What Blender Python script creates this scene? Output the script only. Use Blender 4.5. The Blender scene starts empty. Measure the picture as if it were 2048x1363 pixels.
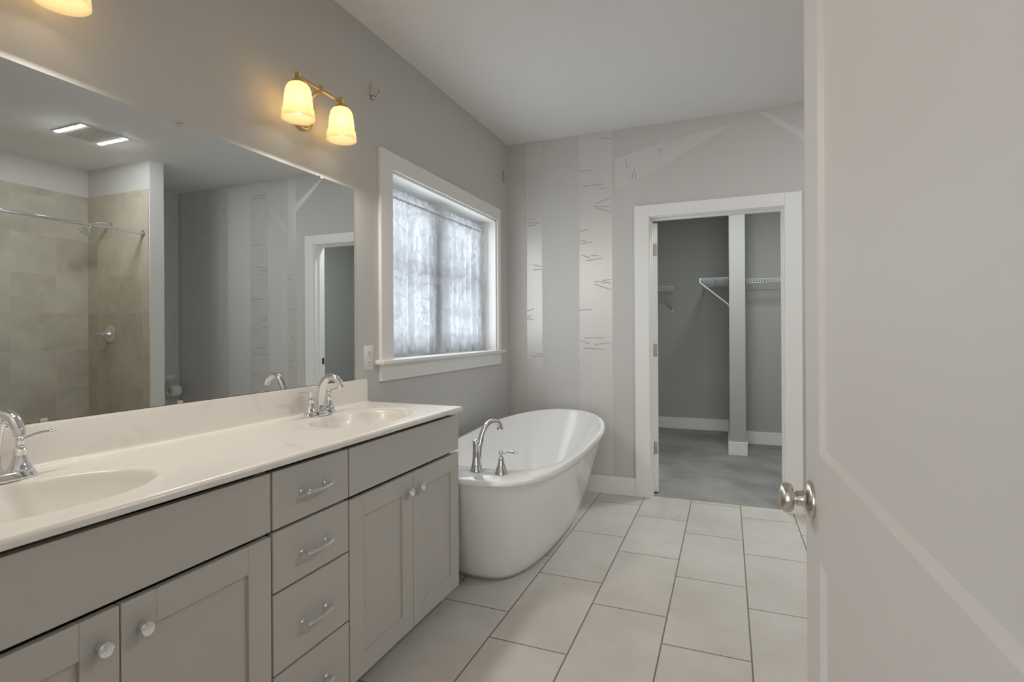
import bpy, bmesh, math, random
from mathutils import Vector, Matrix
random.seed(7)
PI = math.pi
R = math.radians
S = bpy.context.scene
COL = S.collection

# ------------------------------------------------------------------ camera
cam_d = bpy.data.cameras.new('camera')
cam = bpy.data.objects.new('camera', cam_d)
COL.objects.link(cam)
cam_d.sensor_width = 36.0
cam_d.lens = 36.0 * 1070.3 / 2048.0
cam_d.shift_y = -(681.5 - 661.58) / 2048.0
cam_d.clip_start = 0.02
cam.location = (1.6508, -4.0318, 1.2316)
cam.rotation_mode = 'XYZ'
cam.matrix_world = (Matrix.Translation((1.6508, -4.0318, 1.2316)) @ Matrix.Rotation(R(21.935), 4, 'Z')
                    @ Matrix.Rotation(R(90), 4, 'X') @ Matrix.Rotation(R(-0.3266), 4, 'Z'))
S.camera = cam

# ------------------------------------------------------------------ world, exposure
S.view_settings.view_transform = 'Standard'
S.view_settings.look = 'None'
S.view_settings.gamma = 1.0
S.view_settings.exposure = -0.15
S.cycles.max_bounces = 14
S.cycles.diffuse_bounces = 6
S.cycles.glossy_bounces = 6
S.cycles.transmission_bounces = 8
S.cycles.transparent_max_bounces = 16
S.cycles.sample_clamp_indirect = 6.0
S.cycles.blur_glossy = 0.8
S.cycles.caustics_reflective = False
S.cycles.caustics_refractive = False

w = bpy.data.worlds.new('sky')
S.world = w
w.use_nodes = True
wn = w.node_tree.nodes
wn.clear()
wo = wn.new('ShaderNodeOutputWorld')
wb = wn.new('ShaderNodeBackground')
wb.inputs['Color'].default_value = (0.88, 0.94, 1.0, 1)
wb.inputs['Strength'].default_value = 5.4
w.node_tree.links.new(wb.outputs[0], wo.inputs[0])


def area(name, loc, rot, sx, sy, power, color):
    d = bpy.data.lights.new(name, 'AREA')
    d.shape = 'RECTANGLE'
    d.size, d.size_y = sx, sy
    d.energy = power
    d.color = color
    o = bpy.data.objects.new(name, d)
    COL.objects.link(o)
    o.location = loc
    o.rotation_euler = rot
    return o


# daylight at the window, added fill from the unseen bedroom, added closet fill
area('window_daylight', (-0.064, -0.955, 1.58), (0, R(-90), 0), 0.88, 1.30, 5.6, (0.92, 0.96, 1.0))
area('bedroom_fill', (1.35, -6.6, 1.25), (R(90), 0, 0), 2.6, 2.0, 62, (0.98, 0.985, 1.0))
area('closet_fill', (1.72, 0.62, 2.68), (0, 0, 0), 0.3, 0.3, 29, (0.90, 0.97, 1.0))


# ------------------------------------------------------------------ helpers: materials
def new_mat(name):
    m = bpy.data.materials.new(name)
    m.use_nodes = True
    nt = m.node_tree
    return m, nt, nt.nodes['Principled BSDF'], nt.nodes['Material Output']


def srgb(r, g, b):
    f = lambda c: (c / 255 / 12.92) if c / 255 <= 0.04045 else ((c / 255 + 0.055) / 1.055) ** 2.4
    return (f(r), f(g), f(b), 1)


def node(nt, t, **kw):
    n = nt.nodes.new(t)
    for k, v in kw.items():
        setattr(n, k, v)
    return n


def mat(name, col, rough=0.5, metal=0.0, coat=0.0, bump=0.0, bscale=200.0, var=0.0, vscale=4.0, spec=0.5):
    """principled with optional noise variation and bump, object coordinates"""
    m, nt, p, out = new_mat(name)
    p.inputs['Base Color'].default_value = col
    p.inputs['Roughness'].default_value = rough
    p.inputs['Metallic'].default_value = metal
    p.inputs['Coat Weight'].default_value = coat
    p.inputs['Coat Roughness'].default_value = 0.05
    p.inputs['Specular IOR Level'].default_value = spec
    tc = node(nt, 'ShaderNodeTexCoord')
    if var > 0:
        n = node(nt, 'ShaderNodeTexNoise')
        n.inputs['Scale'].default_value = vscale
        n.inputs['Detail'].default_value = 5
        nt.links.new(tc.outputs['Object'], n.inputs['Vector'])
        mx = node(nt, 'ShaderNodeMix', data_type='RGBA')
        mx.inputs[6].default_value = tuple(c * (1 - var) for c in col[:3]) + (1,)
        mx.inputs[7].default_value = tuple(min(1, c * (1 + var)) for c in col[:3]) + (1,)
        nt.links.new(n.outputs['Fac'], mx.inputs[0])
        nt.links.new(mx.outputs[2], p.inputs['Base Color'])
    if bump > 0:
        n = node(nt, 'ShaderNodeTexNoise')
        n.inputs['Scale'].default_value = bscale
        n.inputs['Detail'].default_value = 3
        nt.links.new(tc.outputs['Object'], n.inputs['Vector'])
        b = node(nt, 'ShaderNodeBump')
        b.inputs['Strength'].default_value = bump
        b.inputs['Distance'].default_value = 0.002
        nt.links.new(n.outputs['Fac'], b.inputs['Height'])
        nt.links.new(b.outputs['Normal'], p.inputs['Normal'])
    return m


M = {}
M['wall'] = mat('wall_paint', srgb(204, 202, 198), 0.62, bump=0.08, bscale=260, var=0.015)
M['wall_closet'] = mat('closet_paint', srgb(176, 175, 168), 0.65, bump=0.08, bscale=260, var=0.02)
M['ceil'] = mat('ceiling_paint', srgb(232, 231, 230), 0.8, bump=0.05, bscale=300, var=0.01)
M['gloss'] = mat('pearl_glaze', srgb(217, 215, 212), 0.36, metal=0.28, bump=0.12, bscale=9, var=0.03, vscale=6)
M['trim'] = mat('white_trim_paint', srgb(238, 237, 234), 0.38, var=0.01)
M['door'] = mat('door_paint', srgb(208, 206, 203), 0.45, var=0.01, bump=0.03, bscale=60)
M['cab'] = mat('grey_cabinet_paint', srgb(192, 188, 181), 0.42, var=0.02, vscale=8)
M['cab_dark'] = mat('cabinet_interior', srgb(90, 84, 76), 0.7)
M['marble'] = None
M['tub'] = mat('white_acrylic', srgb(244, 244, 243), 0.12, coat=0.6)
M['chrome'] = mat('chrome', (0.86, 0.87, 0.88, 1), 0.07, metal=1.0)
M['satin'] = mat('satin_nickel', (0.62, 0.585, 0.53, 1), 0.26, metal=1.0)
M['brass'] = mat('brushed_brass', (0.70, 0.50, 0.24, 1), 0.3, metal=1.0)
M['hinge'] = mat('hinge_nickel', (0.46, 0.42, 0.37, 1), 0.5, metal=0.6)
M['wire'] = mat('white_coated_wire', srgb(222, 224, 226), 0.4)
M['plastic'] = mat('white_plastic', srgb(228, 226, 222), 0.35)
M['slot'] = mat('dark_slot', (0.03, 0.03, 0.03, 1), 0.6)
M['mirror'] = mat('mirror_silver', (0.80, 0.82, 0.81, 1), 0.0, metal=1.0)
M['mirror_edge'] = mat('mirror_edge', (0.22, 0.23, 0.22, 1), 0.3)
M['clip'] = mat('clear_clip', (0.55, 0.52, 0.48, 1), 0.2)
M['paper'] = mat('tissue_paper', srgb(232, 231, 228), 0.9, bump=0.1, bscale=300)
M['grille'] = mat('grille_plastic', srgb(214, 212, 206), 0.6)
M['vinyl'] = mat('window_vinyl', srgb(232, 235, 238), 0.35)


def marble():
    m, nt, p, out = new_mat('cultured_marble')
    tc = node(nt, 'ShaderNodeTexCoord')
    n = node(nt, 'ShaderNodeTexNoise')
    n.inputs['Scale'].default_value = 3.0
    n.inputs['Detail'].default_value = 6
    n.inputs['Distortion'].default_value = 1.4
    nt.links.new(tc.outputs['Object'], n.inputs['Vector'])
    r = node(nt, 'ShaderNodeValToRGB')
    r.color_ramp.elements[0].position = 0.30
    r.color_ramp.elements[0].color = srgb(217, 211, 206)
    r.color_ramp.elements[1].position = 0.42
    r.color_ramp.elements[1].color = srgb(231, 226, 219)
    nt.links.new(n.outputs['Fac'], r.inputs['Fac'])
    nt.links.new(r.outputs['Color'], p.inputs['Base Color'])
    p.inputs['Roughness'].default_value = 0.26
    p.inputs['Coat Weight'].default_value = 0.12
    p.inputs['Coat Roughness'].default_value = 0.06
    return m


M['marble'] = marble()


def mth(nt, op, a, b=None, c=None):
    n = node(nt, 'ShaderNodeMath', operation=op)
    for i, v in enumerate((a, b, c)):
        if v is None:
            continue
        if isinstance(v, (int, float)):
            n.inputs[i].default_value = v
        else:
            nt.links.new(v, n.inputs[i])
    return n.outputs[0]


def tile_mat(name, ua, va, u0, v0, tw, tl, shift, grout, ca, cb, cg, rough, mott, bias):
    """rectangular tiles on object axes ua, va; shift = running-bond offset per column (in tiles)"""
    m, nt, p, out = new_mat(name)
    tc = node(nt, 'ShaderNodeTexCoord')
    sp = node(nt, 'ShaderNodeSeparateXYZ')
    nt.links.new(tc.outputs['Object'], sp.inputs[0])
    U, V = sp.outputs[ua], sp.outputs[va]
    u = mth(nt, 'DIVIDE', mth(nt, 'SUBTRACT', U, u0), tw)
    col = mth(nt, 'FLOOR', u)
    fu = mth(nt, 'SUBTRACT', u, col)
    v = mth(nt, 'ADD', mth(nt, 'DIVIDE', mth(nt, 'SUBTRACT', V, v0), tl), mth(nt, 'MULTIPLY', col, shift))
    row = mth(nt, 'FLOOR', v)
    fv = mth(nt, 'SUBTRACT', v, row)
    du = mth(nt, 'MULTIPLY', mth(nt, 'MINIMUM', fu, mth(nt, 'SUBTRACT', 1.0, fu)), tw)
    dv = mth(nt, 'MULTIPLY', mth(nt, 'MINIMUM', fv, mth(nt, 'SUBTRACT', 1.0, fv)), tl)
    dist = mth(nt, 'MINIMUM', du, dv)
    g = mth(nt, 'LESS_THAN', dist, grout)
    cb_ = node(nt, 'ShaderNodeCombineXYZ')
    nt.links.new(col, cb_.inputs[0])
    nt.links.new(row, cb_.inputs[1])
    wn_ = node(nt, 'ShaderNodeTexWhiteNoise')
    nt.links.new(cb_.outputs[0], wn_.inputs['Vector'])
    # mottling, shifted per tile
    vm = node(nt, 'ShaderNodeVectorMath', operation='ADD')
    vs = node(nt, 'ShaderNodeVectorMath', operation='SCALE')
    nt.links.new(wn_.outputs['Color'], vs.inputs[0])
    vs.inputs['Scale'].default_value = 7.0
    nt.links.new(tc.outputs['Object'], vm.inputs[0])
    nt.links.new(vs.outputs[0], vm.inputs[1])
    nz = node(nt, 'ShaderNodeTexNoise')
    nz.inputs['Scale'].default_value = mott
    nz.inputs['Detail'].default_value = 6
    nz.inputs['Roughness'].default_value = 0.6
    nt.links.new(vm.outputs[0], nz.inputs['Vector'])
    f = mth(nt, 'ADD', mth(nt, 'MULTIPLY', mth(nt, 'SUBTRACT', nz.outputs['Fac'], 0.5), 2.4),
            mth(nt, 'ADD', bias, mth(nt, 'MULTIPLY', wn_.outputs['Value'], 0.22)))
    f = mth(nt, 'MINIMUM', mth(nt, 'MAXIMUM', f, 0.0), 1.0)
    mx = node(nt, 'ShaderNodeMix', data_type='RGBA')
    mx.inputs[6].default_value = ca
    mx.inputs[7].default_value = cb
    nt.links.new(f, mx.inputs[0])
    mg = node(nt, 'ShaderNodeMix', data_type='RGBA')
    nt.links.new(mx.outputs[2], mg.inputs[6])
    mg.inputs[7].default_value = cg
    nt.links.new(g, mg.inputs[0])
    nt.links.new(mg.outputs[2], p.inputs['Base Color'])
    nt.links.new(mth(nt, 'ADD', rough, mth(nt, 'MULTIPLY', g, 0.4)), p.inputs['Roughness'])
    b = node(nt, 'ShaderNodeBump')
    b.inputs['Strength'].default_value = 0.5
    b.inputs['Distance'].default_value = 0.002
    nt.links.new(mth(nt, 'MINIMUM', mth(nt, 'DIVIDE', dist, grout * 1.6), 1.0), b.inputs['Height'])
    nt.links.new(b.outputs['Normal'], p.inputs['Normal'])
    return m


M['floor'] = tile_mat('floor_tile', 0, 1, 0.7521, 0.410, 0.3255, 0.6194, 1 / 3, 0.0030,
                      srgb(196, 190, 180), srgb(214, 209, 201), srgb(120, 114, 104), 0.34, 3.0, 0.35)
M['tile_wing'] = tile_mat('shower_tile_end', 0, 2, 3.42, 1.417, 0.31, 0.335, 0.0, 0.0018,
                          srgb(170, 160, 142), srgb(193, 184, 166), srgb(190, 182, 166), 0.4, 3.5, 0.3)
M['tile_back'] = tile_mat('shower_tile_back', 1, 2, -1.145, 1.417, 0.326, 0.335, 0.0, 0.0018,
                          srgb(165, 158, 144), srgb(192, 186, 171), srgb(190, 184, 170), 0.4, 3.0, 0.35)


def carpet_mat():
    m, nt, p, out = new_mat('grey_carpet')
    tc = node(nt, 'ShaderNodeTexCoord')
    a = node(nt, 'ShaderNodeTexNoise')
    a.inputs['Scale'].default_value = 2.2
    a.inputs['Detail'].default_value = 3
    b = node(nt, 'ShaderNodeTexNoise')
    b.inputs['Scale'].default_value = 420
    b.inputs['Detail'].default_value = 2
    for n in (a, b):
        nt.links.new(tc.outputs['Object'], n.inputs['Vector'])
    f = mth(nt, 'ADD', mth(nt, 'MULTIPLY', a.outputs['Fac'], 0.75), mth(nt, 'MULTIPLY', b.outputs['Fac'], 0.4))
    r = node(nt, 'ShaderNodeValToRGB')
    r.color_ramp.elements[0].position = 0.35
    r.color_ramp.elements[0].color = srgb(132, 131, 127)
    r.color_ramp.elements[1].position = 0.8
    r.color_ramp.elements[1].color = srgb(182, 180, 174)
    nt.links.new(f, r.inputs['Fac'])
    nt.links.new(r.outputs['Color'], p.inputs['Base Color'])
    p.inputs['Roughness'].default_value = 0.95
    p.inputs['Specular IOR Level'].default_value = 0.1
    bp = node(nt, 'ShaderNodeBump')
    bp.inputs['Strength'].default_value = 0.7
    bp.inputs['Distance'].default_value = 0.006
    nt.links.new(b.outputs['Fac'], bp.inputs['Height'])
    nt.links.new(bp.outputs['Normal'], p.inputs['Normal'])
    return m


M['carpet'] = carpet_mat()


def emit_mat(name, col, strength):
    m, nt, p, out = new_mat(name)
    p.inputs['Base Color'].default_value = col
    p.inputs['Emission Color'].default_value = col
    p.inputs['Emission Strength'].default_value = strength
    return m


M['led'] = emit_mat('led_diffuser', (0.94, 0.97, 1.0, 1), 360.0)
M['bulb'] = emit_mat('warm_bulb', (1.0, 0.88, 0.70, 1), 7.5)


def shade_mat():
    m, nt, p, out = new_mat('frosted_amber_glass')
    nt.nodes.remove(p)
    d = node(nt, 'ShaderNodeBsdfDiffuse')
    d.inputs['Color'].default_value = (0.92, 0.83, 0.64, 1)
    t = node(nt, 'ShaderNodeBsdfTranslucent')
    t.inputs['Color'].default_value = (0.94, 0.83, 0.60, 1)
    e = node(nt, 'ShaderNodeEmission')
    e.inputs['Color'].default_value = (1.0, 0.74, 0.38, 1)
    e.inputs['Strength'].default_value = 0.25
    mx = node(nt, 'ShaderNodeMixShader')
    mx.inputs[0].default_value = 0.65
    nt.links.new(d.outputs[0], mx.inputs[1])
    nt.links.new(t.outputs[0], mx.inputs[2])
    ad = node(nt, 'ShaderNodeAddShader')
    nt.links.new(mx.outputs[0], ad.inputs[0])
    nt.links.new(e.outputs[0], ad.inputs[1])
    tr = node(nt, 'ShaderNodeBsdfTransparent')
    tr.inputs['Color'].default_value = (1.0, 0.9, 0.7, 1)
    m2 = node(nt, 'ShaderNodeMixShader')
    m2.inputs[0].default_value = 0.2
    nt.links.new(ad.outputs[0], m2.inputs[1])
    nt.links.new(tr.outputs[0], m2.inputs[2])
    nt.links.new(m2.outputs[0], out.inputs[0])
    return m


M['shade'] = shade_mat()


def glass_mat():
    m, nt, p, out = new_mat('window_glass')
    nt.nodes.remove(p)
    t = node(nt, 'ShaderNodeBsdfTransparent')
    t.inputs['Color'].default_value = (0.95, 0.97, 0.98, 1)
    g = node(nt, 'ShaderNodeBsdfGlossy')
    g.inputs['Roughness'].default_value = 0.02
    fr = node(nt, 'ShaderNodeFresnel')
    fr.inputs['IOR'].default_value = 1.45
    mx = node(nt, 'ShaderNodeMixShader')
    nt.links.new(fr.outputs[0], mx.inputs[0])
    nt.links.new(t.outputs[0], mx.inputs[1])
    nt.links.new(g.outputs[0], mx.inputs[2])
    nt.links.new(mx.outputs[0], out.inputs[0])
    return m


M['glass'] = glass_mat()


def lace_mat():
    m, nt, p, out = new_mat('sheer_branch_lace')
    nt.nodes.remove(p)
    tc = node(nt, 'ShaderNodeTexCoord')
    mp = node(nt, 'ShaderNodeMapping')
    mp.inputs['Scale'].default_value = (0.0, 15.0, 9.0)
    nt.links.new(tc.outputs['Object'], mp.inputs[0])
    nz = node(nt, 'ShaderNodeTexNoise')
    nz.inputs['Scale'].default_value = 1.2
    nt.links.new(mp.outputs[0], nz.inputs['Vector'])
    vm = node(nt, 'ShaderNodeVectorMath', operation='ADD')
    nt.links.new(mp.outputs[0], vm.inputs[0])
    nt.links.new(nz.outputs['Color'], vm.inputs[1])
    vo = node(nt, 'ShaderNodeTexVoronoi', feature='DISTANCE_TO_EDGE')
    vo.inputs['Scale'].default_value = 1.25
    nt.links.new(vm.outputs[0], vo.inputs['Vector'])
    line = mth(nt, 'LESS_THAN', vo.outputs['Distance'], 0.05)
    # woven leaves: solid blobs
    n2 = node(nt, 'ShaderNodeTexNoise')
    n2.inputs['Scale'].default_value = 1.1
    n2.inputs['Detail'].default_value = 1
    nt.links.new(mp.outputs[0], n2.inputs['Vector'])
    blob = mth(nt, 'GREATER_THAN', n2.outputs['Fac'], 0.56)
    pat = mth(nt, 'MAXIMUM', line, mth(nt, 'MULTIPLY', blob, 0.7))
    lw = node(nt, 'ShaderNodeLayerWeight')
    lw.inputs['Blend'].default_value = 0.5
    op0 = mth(nt, 'ADD', 0.72, mth(nt, 'MULTIPLY', pat, 0.24))
    op = mth(nt, 'ADD', op0, mth(nt, 'MULTIPLY', mth(nt, 'SUBTRACT', 1.0, op0), mth(nt, 'POWER', lw.outputs['Facing'], 1.3)))
    d = node(nt, 'ShaderNodeBsdfDiffuse')
    d.inputs['Color'].default_value = (0.84, 0.85, 0.87, 1)
    t = node(nt, 'ShaderNodeBsdfTranslucent')
    cm = node(nt, 'ShaderNodeMix', data_type='RGBA')
    cm.inputs[6].default_value = (0.90, 0.91, 0.93, 1)
    cm.inputs[7].default_value = (0.50, 0.51, 0.54, 1)
    nt.links.new(pat, cm.inputs[0])
    nt.links.new(cm.outputs[2], t.inputs['Color'])
    mx = node(nt, 'ShaderNodeMixShader')
    mx.inputs[0].default_value = 0.62
    nt.links.new(d.outputs[0], mx.inputs[1])
    nt.links.new(t.outputs[0], mx.inputs[2])
    tr = node(nt, 'ShaderNodeBsdfTransparent')
    m2 = node(nt, 'ShaderNodeMixShader')
    nt.links.new(op, m2.inputs[0])
    nt.links.new(tr.outputs[0], m2.inputs[1])
    nt.links.new(mx.outputs[0], m2.inputs[2])
    nt.links.new(m2.outputs[0], out.inputs[0])
    return m


M['lace'] = lace_mat()


# ------------------------------------------------------------------ helpers: meshes
def box(bm, x0, x1, y0, y1, z0, z1, bev=0.0, seg=2, mi=0):
    if x1 < x0: x0, x1 = x1, x0
    if y1 < y0: y0, y1 = y1, y0
    if z1 < z0: z0, z1 = z1, z0
    v = [bm.verts.new(p) for p in ((x0, y0, z0), (x1, y0, z0), (x1, y1, z0), (x0, y1, z0),
                                   (x0, y0, z1), (x1, y0, z1), (x1, y1, z1), (x0, y1, z1))]
    fs = []
    for q in ((3, 2, 1, 0), (4, 5, 6, 7), (0, 1, 5, 4), (1, 2, 6, 5), (2, 3, 7, 6), (3, 0, 4, 7)):
        f = bm.faces.new([v[i] for i in q])
        f.material_index = mi
        fs.append(f)
    if bev > 0:
        es = list({e for f in fs for e in f.edges})
        r = bmesh.ops.bevel(bm, geom=es, offset=bev, segments=seg, profile=0.5, affect='EDGES')
        for f in r['faces']:
            f.material_index = mi
    return bm


def prism(bm, pts, ext, mi=0):
    """closed polygon pts (3D) extruded by vector ext"""
    ext = Vector(ext)
    a = [bm.verts.new(p) for p in pts]
    b = [bm.verts.new(Vector(p) + ext) for p in pts]
    n = len(pts)
    fs = [bm.faces.new(a[::-1]), bm.faces.new(b)]
    for i in range(n):
        fs.append(bm.faces.new([a[i], a[(i + 1) % n], b[(i + 1) % n], b[i]]))
    for f in fs:
        f.material_index = mi
    return bm


def loft(bm, rings, cap0=True, cap1=True, mi=0):
    rv = [[bm.verts.new(p) for p in r] for r in rings]
    n = len(rings[0])
    for a, b in zip(rv[:-1], rv[1:]):
        for i in range(n):
            f = bm.faces.new([a[i], a[(i + 1) % n], b[(i + 1) % n], b[i]])
            f.material_index = mi
    if cap0: bm.faces.new(rv[0][::-1]).material_index = mi
    if cap1: bm.faces.new(rv[-1]).material_index = mi
    return bm


def frame_of(d):
    d = Vector(d).normalized()
    up = Vector((0, 0, 1)) if abs(d.z) < 0.95 else Vector((1, 0, 0))
    u = d.cross(up).normalized()
    return u, d.cross(u).normalized()


def lathe(bm, prof, origin=(0, 0, 0), axis=(0, 0, 1), seg=32, mi=0, cap=True):
    """prof = [(radius, distance along axis)]"""
    o = Vector(origin)
    a = Vector(axis).normalized()
    u, v = frame_of(a)
    rings = []
    for r, h in prof:
        r = max(r, 1e-4)
        rings.append([o + a * h + (u * math.cos(2 * PI * i / seg) + v * math.sin(2 * PI * i / seg)) * r for i in range(seg)])
    return loft(bm, rings, cap, cap, mi)


def tube(bm, pts, rad, seg=12, mi=0, flat=None):
    """swept tube; rad a number or a list; flat=(a,b) squashes the section along the frame"""
    pts = [Vector(p) for p in pts]
    n = len(pts)
    rads = rad if isinstance(rad, (list, tuple)) else [rad] * n
    d0 = (pts[1] - pts[0]).normalized()
    u, v = frame_of(d0)
    rings = []
    prev = d0
    for i, p in enumerate(pts):
        d = (pts[min(i + 1, n - 1)] - pts[max(i - 1, 0)]).normalized()
        q = prev.rotation_difference(d)
        u = (q @ u).normalized()
        v = (q @ v).normalized()
        prev = d
        fa, fb = flat if flat else (1, 1)
        rings.append([p + u * math.cos(2 * PI * k / seg) * rads[i] * fa + v * math.sin(2 * PI * k / seg) * rads[i] * fb
                      for k in range(seg)])
    return loft(bm, rings, True, True, mi)


def bez(p0, p1, p2, p3, n=12):
    p0, p1, p2, p3 = map(Vector, (p0, p1, p2, p3))
    o = []
    for i in range(n + 1):
        t = i / n
        o.append(p0 * (1 - t) ** 3 + p1 * 3 * t * (1 - t) ** 2 + p2 * 3 * t * t * (1 - t) + p3 * t ** 3)
    return o


def link(name, bm, m, parent=None, smooth=None, loc=None):
    bmesh.ops.recalc_face_normals(bm, faces=bm.faces[:])
    me = bpy.data.meshes.new(name)
    bm.to_mesh(me)
    bm.free()
    for mm in (m if isinstance(m, (list, tuple)) else [m]):
        me.materials.append(M[mm] if isinstance(mm, str) else mm)
    if smooth is not None:
        me.shade_smooth()
        me.set_sharp_from_angle(angle=R(smooth))
    o = bpy.data.objects.new(name, me)
    COL.objects.link(o)
    if parent is not None:
        o.parent = parent
    if loc is not None:
        o.location = loc
    return o


def tag(o, label, cat, group=None):
    o['label'] = label
    o['category'] = cat
    if group:
        o['group'] = group
    return o


def thing(name, label, cat, loc=(0, 0, 0), rz=0.0, group=None):
    o = bpy.data.objects.new(name, None)
    o.empty_display_size = 0.05
    COL.objects.link(o)
    o.location = loc
    o.rotation_euler = (0, 0, rz)
    return tag(o, label, cat, group)


def struct(name, bm, m, label, parent=None, smooth=None):
    o = link(name, bm, m, parent, smooth)
    o['kind'] = 'structure'
    o['label'] = label
    o['category'] = name.split('_')[0]
    return o


def struct_empty(name, label, loc=(0, 0, 0), rz=0.0):
    o = thing(name, label, name.split('_')[0], loc, rz)
    o['kind'] = 'structure'
    return o


def dup(root, loc, label, group=None):
    r = root.copy()
    COL.objects.link(r)
    r.location = loc
    r['label'] = label
    if group: r['group'] = group
    for ch in list(root.children):
        c = ch.copy()
        COL.objects.link(c)
        c.parent = r
        for g in list(ch.children):
            d = g.copy()
            COL.objects.link(d)
            d.parent = c
    return r


BM = bmesh.new
H = 2.74            # ceiling
RX = 3.88           # right wall
FY = -3.76          # entrance wall
X1, X2 = 1.1236, 2.0064       # closet opening between the casings' inner edges
WY0, WY1, WZ0, WZ1 = -1.645, -0.262, 1.087, 2.083   # window opening

# ------------------------------------------------------------------ room shell
struct('floor', box(BM(), -0.2, RX + 0.1, FY - 0.12, 0.05, -0.06, 0.0), 'floor',
       'pale beige rectangular floor tiles with thin brown grout')
struct('ceiling', box(BM(), -0.2, RX + 0.1, FY - 0.12, 0.12, H, H + 0.08), 'ceil', 'flat white bathroom ceiling')

b = BM()
box(b, -0.27, 0, FY - 0.12, WY0, 0, H)
box(b, -0.27, 0, WY1, 0.12, 0, H)
box(b, -0.27, 0, WY0, WY1, 0, WZ0 - 0.021)
box(b, -0.27, 0, WY0, WY1, WZ1, H)
struct('wall_left', b, 'wall', 'greige wall behind the mirror and around the window')

b = BM()
box(b, 0, X1 - 0.02, 0, 0.12, 0, H)
box(b, X2 + 0.02, RX, 0, 0.12, 0, H)
box(b, X1 - 0.02, X2 + 0.02, 0, 0.12, 2.07, H)
# clear-gloss birch trunks painted on the wall
EY = -0.0006


def wquad(pts, y, mi):
    vs = [b.verts.new((p[0], y, p[1])) for p in pts]
    b.faces.new(vs[::-1]).material_index = mi


for xa, xb, ta, tb in ((0.156, 0.290, 0.163, 0.287), (0.585, 0.842, 0.597, 0.850), (2.236, 2.349, 2.236, 2.334),
                       (2.592, 2.826, 2.606, 2.832), (3.135, 3.205, 3.150, 3.222), (3.452, 3.83, 3.452, 3.83)):
    wquad([(xa, 0.14), (xb, 0.14), (tb, H - 0.004), (ta, H - 0.004)], EY, 1)
wquad([(0.872, 2.284), (1.17, 2.410), (1.45, 2.540), (1.68, 2.662), (1.20, 2.596), (0.872, 2.521)], EY, 1)
wquad([(1.862, 2.716), (2.236, 2.395), (2.236, 2.475), (1.90, 2.712)], EY, 1)
wquad([(2.36, 2.20), (2.592, 2.42), (2.592, 2.50), (2.352, 2.27)], EY, 1)
DASH = [(0.725, 2.203, 0.839, 2.23), (0.707, 2.18, 0.841, 2.165), (0.725, 2.169, 0.839, 2.123), (0.596, 1.994, 0.663, 2.011), (0.593, 1.925, 0.644, 1.918), (0.593, 1.899, 0.696, 1.909), (0.607, 1.816, 0.678, 1.788), (0.687, 1.805, 0.744, 1.802), (0.644, 1.768, 0.767, 1.78), (0.77, 1.61, 0.838, 1.617), (0.713, 1.607, 0.838, 1.59), (0.71, 1.585, 0.838, 1.54), (0.598, 2.458, 0.69, 2.461), (0.622, 2.341, 0.792, 2.344), (0.756, 2.313, 0.828, 2.311), (0.758, 2.699, 0.848, 2.675), (0.21, 1.76, 0.286, 1.74), (0.21, 1.72, 0.289, 1.719), (0.172, 2.123, 0.236, 2.122), (0.172, 2.098, 0.271, 2.09), (0.172, 2.073, 0.238, 2.077), (0.946, 2.515, 0.963, 2.449), (1.017, 2.43, 1.026, 2.36), (1.004, 2.409, 0.997, 2.351), (1.185, 2.559, 1.201, 2.523), (1.218, 2.56, 1.207, 2.533), (0.16, 1.39, 0.219, 1.409), (0.16, 1.35, 0.199, 1.35), (0.16, 1.332, 0.216, 1.322), (0.221, 1.057, 0.288, 1.047), (0.2, 1.027, 0.288, 1.033), (0.586, 1.387, 0.686, 1.393), (0.624, 1.176, 0.777, 1.176), (0.593, 1.155, 0.667, 1.13), (0.71, 1.125, 0.83, 1.139), (0.623, 1.098, 0.792, 1.087), (2.81, 2.577, 2.616, 2.571), (2.723, 2.609, 2.626, 2.592), (2.822, 2.407, 2.746, 2.404), (2.814, 2.105, 2.683, 2.112), (2.75, 1.889, 2.61, 1.866), (2.729, 1.848, 2.606, 1.847), (2.718, 1.823, 2.611, 1.802), (2.818, 1.566, 2.666, 1.565), (2.807, 1.542, 2.709, 1.531), (2.711, 1.377, 2.603, 1.387), (2.689, 1.345, 2.604, 1.36), (2.69, 1.288, 2.598, 1.287), (2.756, 1.077, 2.627, 1.075), (2.811, 1.028, 2.692, 1.013), (2.692, 1.005, 2.6, 1.014), (2.813, 0.8, 2.693, 0.816), (2.34, 1.783, 2.309, 1.792), (2.34, 1.755, 2.279, 1.748), (2.34, 1.475, 2.322, 1.443), (2.312, 1.45, 2.261, 1.449), (2.313, 1.206, 2.293, 1.167), (2.293, 1.175, 2.263, 1.182), (2.34, 0.954, 2.295, 0.939), (2.34, 0.89, 2.285, 0.9), (3.216, 2.516, 3.158, 2.503), (3.195, 2.146, 3.149, 2.146), (3.2, 1.867, 3.163, 1.86), (3.177, 1.56, 3.143, 1.555), (3.191, 1.242, 3.145, 1.237), (3.792, 2.499, 3.73, 2.545), (3.524, 2.279, 3.455, 2.269), (3.55, 2.066, 3.466, 2.096)]
for x0, z0, x1, z1 in DASH:       # twig marks left in flat paint
    if x0 > x1: x0, z0, x1, z1 = x1, z1, x0, z0
    d = Vector((x1 - x0, z1 - z0)).normalized()
    n = Vector((-d.y, d.x)) * 0.0032
    wquad([(x0 - n.x, z0 - n.y), (x1 - n.x, z1 - n.y), (x1 + n.x, z1 + n.y), (x0 + n.x, z0 + n.y)], 2 * EY, 2)
struct('wall_back', b, ['wall', 'gloss', mat('twig_mark_paint', srgb(172, 170, 165), 0.7)],
       'greige end wall painted with glossy birch trunk stripes')

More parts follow.
